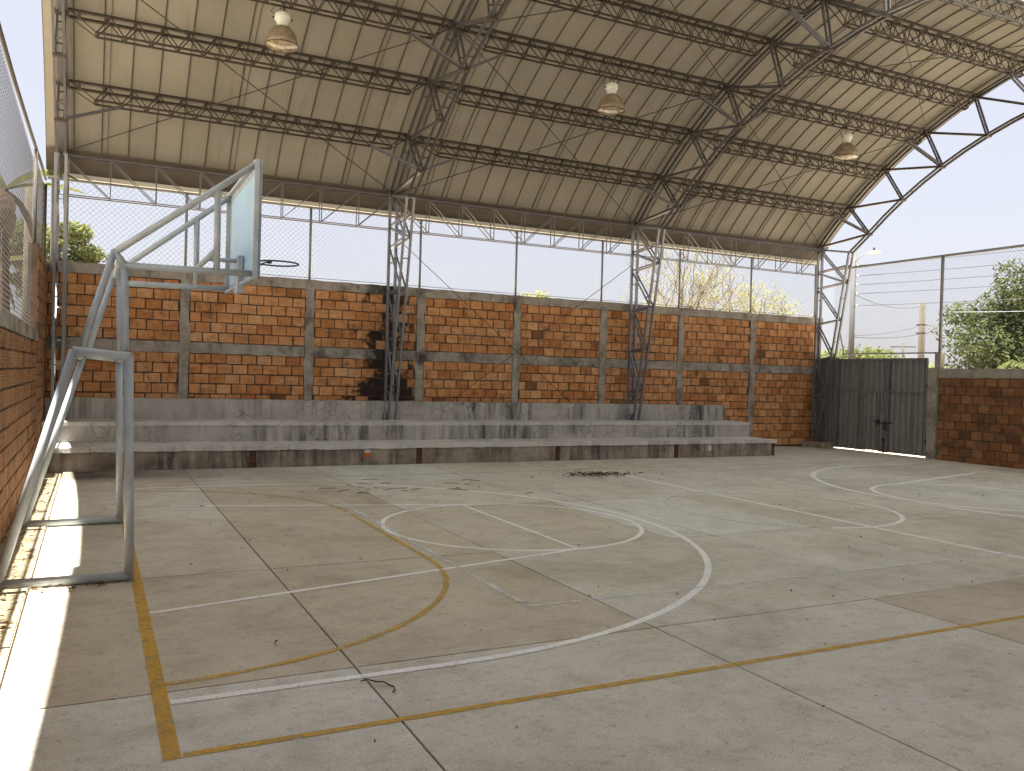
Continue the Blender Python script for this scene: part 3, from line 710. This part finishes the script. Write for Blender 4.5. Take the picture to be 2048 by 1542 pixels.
pipe('cross_tie', [(.2, 8.6, 2.90), (.2, 10.45, 2.90)], AR*.9); pipe('cross_tie', [(1.05, 8.6, 3.06), (1.05, 10.45, 3.06)], .03)
pipe('rim_support', [(1.05, 9.5, 3.07), (1.42, 9.5, 3.07)], .024)
bd = MB().box(1.425, 1.445, 8.56, 10.49, 2.83, 3.95).build('backboard', MAT['board'], gs)
fr_ = lambda *a: MB().box(*a).build('board_frame', MAT['pipe'], bd, bevel=.003)
fr_(1.378, 1.424, 8.535, 8.565, 2.80, 3.97); fr_(1.378, 1.424, 10.485, 10.515, 2.80, 3.97); fr_(1.378, 1.424, 8.567, 10.483, 2.80, 2.83); fr_(1.378, 1.424, 8.567, 10.483, 3.94, 3.97)
fr_(1.446, 1.45, 8.535, 8.6, 2.80, 3.97); fr_(1.42, 1.4245, 8.567, 8.625, 2.832, 3.938); fr_(1.42, 1.4245, 10.425, 10.483, 2.832, 3.938)
fr_(1.42, 1.4245, 8.627, 10.423, 2.832, 2.89); fr_(1.42, 1.4245, 8.627, 10.423, 3.88, 3.938)
for i in range(6):
    for yy in (8.595, 10.455): MB().lathe([(0, -.008), (.009, -.006), (.009, 0)], n=8).build('rivet', MAT['darkmetal'], bd).matrix_basis = Matrix.Translation((1.419, yy, 2.9+i*.196)) @ Matrix.Rotation(-math.pi/2, 4, 'Y')
for i in range(8):
    for zz in (2.86, 3.91): MB().lathe([(0, -.008), (.009, -.006), (.009, 0)], n=8).build('rivet', MAT['darkmetal'], bd).matrix_basis = Matrix.Translation((1.419, 8.75+i*.222, zz)) @ Matrix.Rotation(-math.pi/2, 4, 'Y')
MB().box(1.36, 1.419, 9.38, 9.62, 2.72, 3.12).build('rim_bracket', MAT['pipe'], gs, bevel=.006)
rim = MB(); rim.tube([(1.80+.228*math.cos(a), 9.52+.228*math.sin(a), 3.085) for a in [2*math.pi*i/40 for i in range(41)]], .0095, 8, False)
rim = rim.build('hoop_ring', MAT['rim'], gs, True)
for s in (-1, 1): MB().tube([(1.45, 9.52+s*.03, 2.98), (1.66, 9.52+s*.11, 3.075)], .008, 6).build('ring_strut', MAT['rim'], rim)
MB().box(1.446, 1.60, 9.44, 9.60, 3.068, 3.08).build('ring_plate', MAT['rim'], rim); MB().box(1.66, 1.71, 9.36, 9.40, 3.06, 3.09).build('ring_clip', MAT['rim'], rim)

# ------------------------------------------------------------------ wire fences
def wire_mesh(o, ud, vd, W_, H_, sp, rad):
    o, ud, vd = Vector(o), Vector(ud), Vector(vd); n = ud.cross(vd).normalized(); mb = MB(); c = -H_
    for sgn in (1, -1):
        c = -H_
        while c < W_:
            u0, v0 = (c, 0) if c >= 0 else (0, -c)
            u1, v1 = (c+H_, H_) if c+H_ <= W_ else (W_, W_-c)
            if u1-u0 > .02:
                if sgn < 0: u0, u1 = W_-u0, W_-u1
                a = o+ud*u0+vd*v0+n*sgn*rad; b = o+ud*u1+vd*v1+n*sgn*rad
                d = (b-a).normalized(); x = d.cross(n); q = [x*rad, x*(-rad*.5)+n*rad*.87, x*(-rad*.5)-n*rad*.87]
                mb.add([a+k_ for k_ in q]+[b+k_ for k_ in q], [(0,1,4,3),(1,2,5,4),(2,0,3,5)])
            c += sp
    return mb
bf = thing('chain_link_fence', 'chain link fence on top of the long back wall', 'fence', (0, 19.42, 0))
for x in TIES+[-.8, 20.2]: MB().tube([(x, 0, 3.95), (x, 0, 5.66)], .03, 8).build('post', MAT['post'], bf, True)
MB().tube([(-.9, 0, 5.66), (20.25, 0, 5.66)], .028, 8).build('top_rail', MAT['post'], bf, True)
MB().tube([(-.9, 0, 4.05), (20.25, 0, 4.05)], .006, 5).build('bottom_wire', MAT['galv'], bf)
wire_mesh((-.9, .03, 4.0), (1,0,0), (0,0,1), 21.1, 1.64, .115, .0025).build('wire_mesh', MAT['galv'], bf)
lf = thing('chain_link_fence', 'chain link fence on the low side wall at the left', 'fence', (LWALL_X-.08, 0, 0))
for y in (16.2, 19.3): MB().tube([(0, y, 2.4 if y < 17 else 3.9), (0, y, 5.5)], .03, 8).build('post', MAT['purlin'], lf, True)
for y in (7.2, 4.2, 1.2): MB().tube([(0, y, 2.4), (0, y, 5.32)], .03, 8).build('post', MAT['purlin'], lf, True)
MB().tube([(0, -6, 5.3), (0, 5, 5.28), (0, 9, 5.30), (0, 12, 5.34), (0, 15, 5.45), (0, 17.5, 5.56), (0, 19.3, 5.6)], .026, 8).build('top_rail', MAT['purlin'], lf, True)
wire_mesh((-.03, -6, 2.46), (0,1,0), (0,0,1), 22.1, 2.85, .125, .0024).build('wire_mesh', MAT['rustwire'], lf)
wire_mesh((-.03, 16.2, 3.95), (0,1,0), (0,0,1), 3.1, 1.55, .125, .0024).build('wire_mesh', MAT['rustwire'], lf)
rf = thing('chain_link_fence', 'tall chain link fence above the gate and right wall', 'fence', (GATE_X+.1, 0, 0))
for y in (15.12, 12.0, 8.9, 5.8): MB().tube([(0, y, 2.43), (0, y, 5.46)], .042, 10).build('post', MAT['post'], rf, True)
MB().box(-.09, .09, 15.04, 15.2, 2.43, 2.85).build('post_sleeve', MAT['frame'], rf)
MB().tube([(0, 2, 5.46), (0, 18.7, 5.46)], .036, 10).build('top_rail', MAT['post'], rf, True)
MB().tube([(0, 15.12, 2.86), (0, 18.4, 2.86)], .022, 8).build('bottom_rail', MAT['post'], rf, True)
MB().tube([(0, 18.35, 2.86), (0, 18.55, 3.6)], .018, 6).build('brace', MAT['post'], rf, True)
wire_mesh((.03, 5.5, 2.46), (0,1,0), (0,0,1), 9.6, 2.98, .105, .0027).build('wire_mesh', MAT['galv'], rf)
wire_mesh((.03, 15.12, 2.88), (0,1,0), (0,0,1), 3.7, 2.56, .105, .0027).build('wire_mesh', MAT['galv'], rf)

# ------------------------------------------------------------------ gate
gate = thing('metal_gate', 'grey double gate of corrugated sheet with small door and bolts', 'gate', (GATE_X, 0, 0))
def corr(y0, y1, z0, z1, name, parent, x=0, pitch=.19, dep=.055):
    mb = MB(); y = y0; pts = []
    while y < y1-.001:
        for fr, d in ((0, 0), (.07, dep), (.5, dep), (.57, 0)):
            yy = y+fr*pitch
            if yy <= y1: pts.append((yy, d))
        y += pitch
    pts.append((y1, 0))
    for (yy, d) in pts: mb.v += [(x+d, yy, z0), (x+d, yy, z1)]
    for i in range(len(pts)-1): a = 2*i; mb.f.append((a, a+1, a+3, a+2))
    return mb.build(name, MAT['gate'], parent)
def gbar(y0, y1, z0, z1, parent=gate, x0=-.035, x1=.015, name='frame_bar'): return MB().box(x0, x1, y0, y1, z0, z1).build(name, MAT['gateframe'], parent, bevel=.004)
MB().box(-.045, .02, 18.42, 18.50, .035, 2.74).build('frame_bar', MAT['gateframe'], gate)
corr(18.42, 19.28, .03, 2.72, 'side_sheet', gate, .03); gbar(18.5, 19.28, 2.66, 2.72)
# left leaf with wicket door
corr(17.58, 18.45, .035, 2.68, 'sheet', gate, .004); corr(16.70, 17.60, 1.70, 2.68, 'sheet', gate, .004); corr(17.40, 17.60, .035, 1.72, 'sheet', gate, .006); corr(16.70, 16.95, .035, 1.72, 'sheet', gate, .006)
gbar(16.72, 18.42, 2.66, 2.72); gbar(16.68, 16.75, .03, 2.72); gbar(17.56, 17.61, .06, 2.66); gbar(16.76, 17.555, 1.745, 1.79); gbar(17.615, 18.42, 1.745, 1.79)
MB().box(.04, .05, 16.655, 16.69, .03, 2.7).build('stop_strip', MAT['gateframe'], gate)
wk = corr(16.92, 17.43, .06, 1.70, 'wicket_door', gate, -.03)
gbar(16.90, 16.93, .07, 1.74, wk, -.045, -.012, 'door_frame'); gbar(17.42, 17.45, .07, 1.74, wk, -.045, -.012, 'door_frame'); gbar(16.935, 17.415, 1.70, 1.74, wk, -.045, -.012, 'door_frame')
MB().box(-.075, -.046, 16.84, 17.06, .90, .93).build('bolt', MAT['darkmetal'], wk); MB().box(-.075, -.046, 16.9, 16.94, .80, .98).build('lock', MAT['darkmetal'], wk)
# right leaf
corr(15.40, 16.64, .04, 2.68, 'sheet', gate, .004); gbar(15.40, 16.64, 2.66, 2.72); gbar(16.60, 16.665, .03, 2.72); gbar(15.385, 15.44, .07, 2.72)
gbar(15.44, 16.60, 1.745, 1.79); gbar(15.78, 15.82, .08, 1.745)
MB().tube([(-.06, 16.42, .88), (-.06, 16.86, .87)], .016, 8).build('slide_bolt', MAT['darkmetal'], gate); MB().box(-.08, -.03, 16.62, 16.7, .66, .92).build('padlock', MAT['darkmetal'], gate, bevel=.01)
MB().tube([(-.06, 16.71, .42), (-.06, 16.70, -.01)], .016, 8).build('drop_bolt', MAT['darkmetal'], gate); MB().box(-.07, -.03, 16.68, 16.75, .34, .44).build('bolt_guide', MAT['darkmetal'], gate)
for z in (.45, 1.95): MB().tube([(-.03, 15.37, z-.06), (-.03, 15.37, z+.06)], .025, 8).build('hinge', MAT['darkmetal'], gate)

# ------------------------------------------------------------------ litter on the court
def litter(name, label, cat, spots, m, seed, flat=True):
    rg = random.Random(seed); mb = MB()
    for (x, y, s) in spots:
        a = rg.uniform(0, math.pi*2); L = s*rg.uniform(.6, 1.4); wd = L*rg.uniform(.25, .5)
        c, d = math.cos(a), math.sin(a); zz = .012+rg.uniform(0, .02)
        P_ = [(-L/2, 0, .002), (0, -wd/2, zz), (L/2, 0, .006), (0, wd/2, zz*.7)]
        mb.add([(x+p[0]*c-p[1]*d, y+p[0]*d+p[1]*c, p[2]+.008) for p in P_], [(0,1,2,3)], rg.random())
    o = link(name, mb.mesh(name, m)); return tag(o, label, cat, kind='stuff')
rg = random.Random(11)
litter('leaf_litter', 'small heap of dry brown leaves on the far court floor', 'leaves', [(9.05+rg.gauss(0, .36), 14.2+rg.gauss(0, .17), .075) for _ in range(240)]+[(9.1+rg.gauss(0, .7), 14.15+rg.gauss(0, .35), .06) for _ in range(70)], MAT['dryleaf'], 1)
litter('leaf_litter', 'dry leaves and crumbs scattered thinly over the court', 'leaves', [(rg.uniform(-.3, 19), rg.uniform(3, 16.6), rg.choice((.018, .022, .03, .03, .045))) for _ in range(300)], MAT['dryleaf'], 2)
litter('leaf_litter', 'dry leaves collected in the sunny gutter at the left', 'leaves', [(rg.uniform(-.82, -.5), rg.uniform(3, 16.8), .07) for _ in range(160)]+[(rg.uniform(-.5, .1), rg.gauss(8.02, .05), .06) for _ in range(30)], MAT['dryleaf'], 3)
def twig(pts, label):
    mb = MB(); mb.tube([(x, y, .012+.008*(i % 2)) for i, (x, y) in enumerate(pts)], .0045, 5)
    return tag(mb.build('twig', MAT['darkmetal']), label, 'twig', 'dry twigs on the court')
twig([(1.50, 4.985), (1.545, 4.975), (1.585, 4.945), (1.62, 4.90), (1.648, 4.85), (1.655, 4.80), (1.648, 4.76), (1.62, 4.725)], 'curved black twig by the slab joint near the yellow touchline')
for i in range(26):
    x, y = rg.gauss(4.5, 1.0), rg.gauss(13.2, .7); a = rg.uniform(-1.6, 1.6); L = rg.uniform(.06, .34)
    twig([(x, y), (x+L*.4*math.cos(a), y+L*.4*math.sin(a)+.02), (x+L*math.cos(a+.3), y+L*math.sin(a+.3))], 'thin dark twig among those strewn before the stands')

# ------------------------------------------------------------------ vegetation
def leaves(mb, blobs, n, size, rg, flat=.5, shell=.55):
    tot = sum(b[3]*b[4]*b[5] for b in blobs)
    for (x, y, z, a, b, c) in blobs:
        for _ in range(int(n*a*b*c/tot)):
            d = Vector((rg.gauss(0,1), rg.gauss(0,1), rg.gauss(0,1))).normalized(); q = shell+(1-shell)*rg.random()**.6
            p = Vector((x+d.x*a*q, y+d.y*b*q, z+d.z*c*q)); s = size*rg.uniform(.6, 1.35)
            nrm = (d*.6+Vector((rg.gauss(0,.5), rg.gauss(0,.5), rg.gauss(.5,.5)))).normalized()
            t = nrm.cross(Vector((rg.gauss(0,1), rg.gauss(0,1), rg.gauss(-.6,.6)))).normalized(); v = nrm.cross(t)
            mb.add([p-t*s, p-v*s*.36+t*s*.1, p+t*s, p+v*s*.36+t*s*.1], [(0,1,2,3)], rg.random())
def blob_tree(name, label, loc, blobs, n, size, mleaf, trunk, seed, cat='tree', shell=.5, group=None):
    rg = random.Random(seed); t = thing(name, label, cat, loc, group)
    sub = []
    for (x, y, z, a, b, c) in blobs:                 # break every mass into many uneven clumps
        for _ in range(max(5, int(9*a*b))):
            d = Vector((rg.gauss(0,1), rg.gauss(0,1), rg.gauss(.15,1))).normalized(); q = rg.uniform(.45, .95); k_ = rg.uniform(.3, .55)
            sub.append((x+d.x*a*q, y+d.y*b*q, z+d.z*c*q, a*k_, b*k_, c*k_*.8))
    mb = MB(); leaves(mb, sub, n, size, rg, shell=shell); link('crown', mb.mesh('crown', MAT[mleaf]), t)
    if trunk:
        mb = MB(); h, r0 = trunk; mb.tube([(0,0,-.1), (.1,0,h*.5), (0,.1,h)], [r0, r0*.8, r0*.65], 9)
        for (x, y, z, a, b, c) in blobs[:9]: mb.tube([(0,.1,h*.9), (x*.5, y*.5, (h+z)/2+.2), (x, y, z)], [r0*.5, r0*.3, r0*.1], 6)
        mb.build('trunk', MAT['bark'], t, True)
    return t
blob_tree('mango_tree', 'big dark green mango tree behind the right wall', (33.5, 20.3, 0),
    [(0,.3,5.3,2.4,2.2,1.6), (-1.2,2.2,4.3,1.7,1.6,1.4), (1.2,-1.6,5.6,2.4,2.2,1.6), (0,.4,3.6,2.8,2.7,1.5), (-.6,3.4,3.4,1.1,1.2,1.1), (1.5,-4.2,4.8,2.8,2.6,2.2), (0,.6,2.3,2.4,3.4,1.0), (-1,-2.4,3,2,2.2,1.3)], 62000, .11, 'leaf', (3.4, .32), 21)
blob_tree('hedge_bush', 'pale leafy bushes just behind the right wall', (25.5, 15.6, 0),
    [(0,0,1.9,.9,1.2,.8), (.6,-1.6,2.0,1,1.2,.75), (.4,-3.4,2.1,1,1.4,.8), (0,1.1,1.8,.8,.8,.7)], 5200, .085, 'leafpale', None, 22, 'bush')
blob_tree('leafy_tree', 'round pale green tree beyond the left corner of the wall', (-1.0, 31, 0),
    [(-.1,0,6.1,.8,.8,.65), (-1.1,.3,6.0,1.0,1.1,1.0), (-.1,-.3,5.5,1.2,1.2,.9), (.75,0,5.4,.55,.7,.55), (0,0,4.6,1.3,1.2,.9)], 16000, .09, 'leafpale', (3.6, .2), 23)
blob_tree('low_bush', 'yellowish shrub tops showing over the middle of the back wall', (13.0, 24.3, 0),
    [(0,0,4.3,.9,.6,.6), (-.9,.2,4.1,.7,.5,.5), (.8,0,4.05,.6,.5,.45)], 1700, .055, 'leafyellow', (3.2, .08), 24, 'bush', shell=.1)
blob_tree('far_tree', 'hazy green tree crown far beyond the gate', (60, 52.6, 0),
    [(0,0,3.6,4,4.5,1.55), (-1,5,3.2,3,4,1.2), (1,-5,3.0,3,3.6,1.1)], 5000, .3, 'leafpale', (2.5, .3), 25)
for i, (x, y, s) in enumerate([(70, 40, 5), (75, 34, 4.2), (64, 64, 5), (78, 28, 5)]):
    blob_tree('far_tree', ['low tree line right of the far wooden pole', 'low tree line behind the mango tree', 'low far trees behind the gate column', 'low far trees at the right edge'][i], (x, y, 0), [(0,0,2.2,s,s,1.4), (2,4,2.0,s,s,1.2)], 2600, .32, 'leafpale', (1.6, .25), 40+i)
# bare tree with a few yellow leaves
def bare_tree(name, label, loc, seed, h, spread, nl, twist=0, maxlev=5):
    rg = random.Random(seed); t = thing(name, label, 'tree', loc, 'half bare trees behind the wall'); wood = MB(); lf_ = MB()
    def grow(p, d, L, rad, lev):
        pts = [p]; q = p.copy(); dd = d.copy()
        for i in range(3):
            dd = (dd+Vector((rg.gauss(0,.16), rg.gauss(0,.16), rg.gauss(.04,.1)))).normalized(); q = q+dd*L/3; pts.append(q.copy())
        wood.tube(pts, [rad, rad*.85, rad*.7, rad*.55], 5 if lev < 2 else 4, False)
        if lev >= maxlev:
            if rg.random() < nl:
                for _ in range(rg.randint(3, 9)):
                    c = q+Vector((rg.gauss(0,.12), rg.gauss(0,.12), rg.gauss(0,.1))); s = rg.uniform(.03, .065); a = Vector((rg.gauss(0,1), rg.gauss(0,1), rg.gauss(0,1))).normalized(); b = a.cross(Vector((.3,.2,1))).normalized()
                    lf_.add([c-a*s, c-b*s*.5, c+a*s, c+b*s*.5], [(0,1,2,3)], rg.random())
            return
        for _ in range(rg.choice((2, 3, 3)) if lev else 6):
            nd = (dd+Vector((rg.gauss(0,spread), rg.gauss(0,spread), rg.gauss(.12,.28)))).normalized()
            grow(pts[rg.choice((2, 3, 3))], nd, L*rg.uniform(.58, .82), rad*.58, lev+1)
    grow(Vector((0,0,0)), Vector((twist,0,1)).normalized(), h*.42, .11, 0)
    wood.build('trunk', MAT['palebark'], t); 
    if lf_.v: link('crown', lf_.mesh('crown', MAT['leafyellow']), t)
    return t
bare_tree('bare_tree', 'half bare tree with yellow leaves behind the right wall end', (24.6, 26.5, 0), 5, 5.6, .75, .75)
bare_tree('bare_tree', 'leafless pale tree left of the yellow-leaved one behind the wall', (20.6, 26.0, 0), 9, 6.8, .42, .18, -.05)
bare_tree('bare_tree', 'thin twiggy tree between the two others behind the wall', (22.3, 27.5, 0), 13, 6.4, .5, .45)
bare_tree('bare_tree', 'low twiggy tree with yellow tufts nearest the gate column', (26.6, 27.5, 0), 17, 5.2, .7, .9)
# banana plants
def banana(label, loc, hs, nleaf, seed, m='banana', dry=3, reach=1.6, lean=None):
    rg = random.Random(seed); t = thing('banana_plant', label, 'plant', loc)
    MB().tube([(0,0,-.1), (.03,.02,hs*.5), (0,0,hs)], [.13, .11, .07], 10).build('stem', MAT['bark'], t, True)
    def blade(az, el, L, wd, mm, droop):
        mb = MB(); p = Vector((0,0,hs)); d = Vector((math.cos(az)*math.cos(el), math.sin(az)*math.cos(el), math.sin(el))); n = 12; row = []
        for i in range(n+1):
            s = i/n; side = d.cross(Vector((0,0,1))).normalized(); wdt = wd*math.sin(math.pi*min(1, .12+.88*s))**.7*(1 if i < n else .1)
            up = side.cross(d); j = rg.uniform(.75, 1.05)
            row.append((p-side*wdt*j-up*.0-Vector((0,0,wdt*.35)), p.copy(), p+side*wdt*rg.uniform(.75,1.05)-Vector((0,0,wdt*.35))))
            p = p+d*L/n; d = (d+Vector((0,0,-droop/n))).normalized()
        for i in range(n):
            g_ = rg.uniform(.0, .10); a, b = row[i], row[i+1]
            mb.add([a[1], b[1], b[0].lerp(a[0], g_), a[0]], [(0,1,2,3)], rg.random()); mb.add([a[1], a[2], b[2].lerp(a[2], g_), b[1]], [(0,1,2,3)], rg.random())
        link('leaf', mb.mesh('leaf', MAT[mm]), t)
    for i in range(nleaf): blade(i*2.4+rg.uniform(-.3,.3), rg.uniform(.6, 1.2), reach*rg.uniform(.8, 1.2), .24, m, rg.uniform(1.2, 2.2))
    for i in range(dry): blade(i*2.1+rg.random(), -.4, reach*.8, .13, 'deadleaf', 2.5)
    if lean: blade(*lean)
    return t
banana('banana plant with dry brown leaves close behind the left fence', (-1.62, 19.2, 0), 5.3, 2, 3, dry=9, lean=(R(28), R(30), 1.7, .2, 'banana', .9))
banana('second banana plant deeper behind the left fence', (-2.3, 23.5, 0), 4.2, 3, 4, dry=7)
banana('young banana plant with tattered leaves just behind the gate pillar wall', (23.8, 16.1, 0), 2.0, 6, 6, dry=1, reach=1.0)
banana('second young banana plant beyond the right wall', (25.6, 17.9, 0), 1.9, 6, 8, dry=0, reach=1.0)
tag(MB().tube([(-1.38, 21.5, -.1), (-1.36, 21.5, 5.9)], [.09, .075], 10).build('wooden_post', MAT['palebark'], None, True), 'pale upright wooden post behind the left fence', 'post')

# ------------------------------------------------------------------ utility poles, street lamp and wires
up_ = thing('utility_pole', 'grey utility pole with insulators behind the gate column', 'utility pole', (22.9, 20.35, 0))
MB().tube([(0,0,-.1), (0,0,6.5)], [.11, .08], 12).build('pole', MAT['polegrey'], up_, True)
for z in (5.95, 5.6, 5.3, 5.0, 4.6):
    b_ = MB().tube([(0,0,z), (-.02,-.2,z)], .014, 6).build('bracket', MAT['darkmetal'], up_); MB().lathe([(0,-.05), (.03,-.04), (.035,0), (.025,.03), (0,.04)], (-.02,-.2,z), 10).build('insulator', MAT['lampwhite'], b_, True)
MB().tube([(0,0,6.05), (-.05,-.35,6.25), (-.05,-.6,6.3)], .02, 8).build('lamp_arm', MAT['post'], up_, True)
sl_ = MB().lathe([(0,.06), (.05,.055), (.10,.02), (.12,-.02), (.0,-.05)], n=16).build('street_lamp_head', MAT['lampwhite'], up_, True); sl_.location = (-.05,-.85,6.3); sl_.scale = (.9, 2.4, 1)
MB().tube([(-.05,-.85,6.34), (-.05,-.85,6.46)], .03, 8).build('photocell', MAT['darkmetal'], up_)
fp = thing('utility_pole', 'plain wooden pole standing far off right of the gate', 'utility pole', (40, 30.85, 0))
MB().tube([(0,0,-.1), (0,0,6.45)], [.20, .15], 12).build('pole', MAT['pole'], fp, True)
for z in (5.3, 4.85): MB().box(-.2, .2, -.2, .2, z-.04, z+.04).build('band', MAT['darkmetal'], fp)
fp2 = thing('utility_pole', 'thin far cross-armed pole just left of the wooden pole', 'utility pole', (66, 52.8, 0))
MB().tube([(0,0,-.1), (0,0,6.0)], .09, 8).build('pole', MAT['pole'], fp2, True); MB().bar((-.6,.9,5.6), (.6,-.9,5.6), .08, .08).build('cross_arm', MAT['pole'], fp2)
def wire(a, b, sag, label, rad=.012, m='darkmetal'):
    a, b = Vector(a), Vector(b); pts = [a.lerp(b, i/14)-Vector((0,0,sag*4*(i/14)*(1-i/14))) for i in range(15)]
    tag(MB().tube(pts, rad, 4).build('overhead_wire', MAT[m], None), label, 'wire', 'overhead wires beyond the gate')
wn = ['topmost', 'second', 'third', 'fourth', 'fifth']
for i, z in enumerate((5.95, 5.6, 5.3, 5.0, 4.6)): wire((22.88, 20.15, z), (23.6, -6, z+.1), .25, f'{wn[i]} overhead wire running right from the grey utility pole', .009)
wire((22.9, 20.3, 3.6), (40, 30.8, 5.3), .12, 'upper of two cables rising to the far wooden pole'); wire((22.9, 20.3, 3.55), (40, 30.8, 4.85), .12, 'lower of two cables rising to the far wooden pole')
wire((40, 30.8, 5.3), (50, 8, 5.4), .5, 'upper cable right of the far wooden pole', .02); wire((40, 30.8, 4.85), (50, 8, 5.0), .5, 'lower cable right of the far wooden pole', .02)
wire((22.9, 20.3, 5.0), (40, 30.8, 6.35), .3, 'thin cable sagging to the top of the far wooden pole')
wire((27, 19.6, 4.6), (26, 4, 4.3), .15, 'bright cable crossing in front of the mango tree', .007, 'pipe')
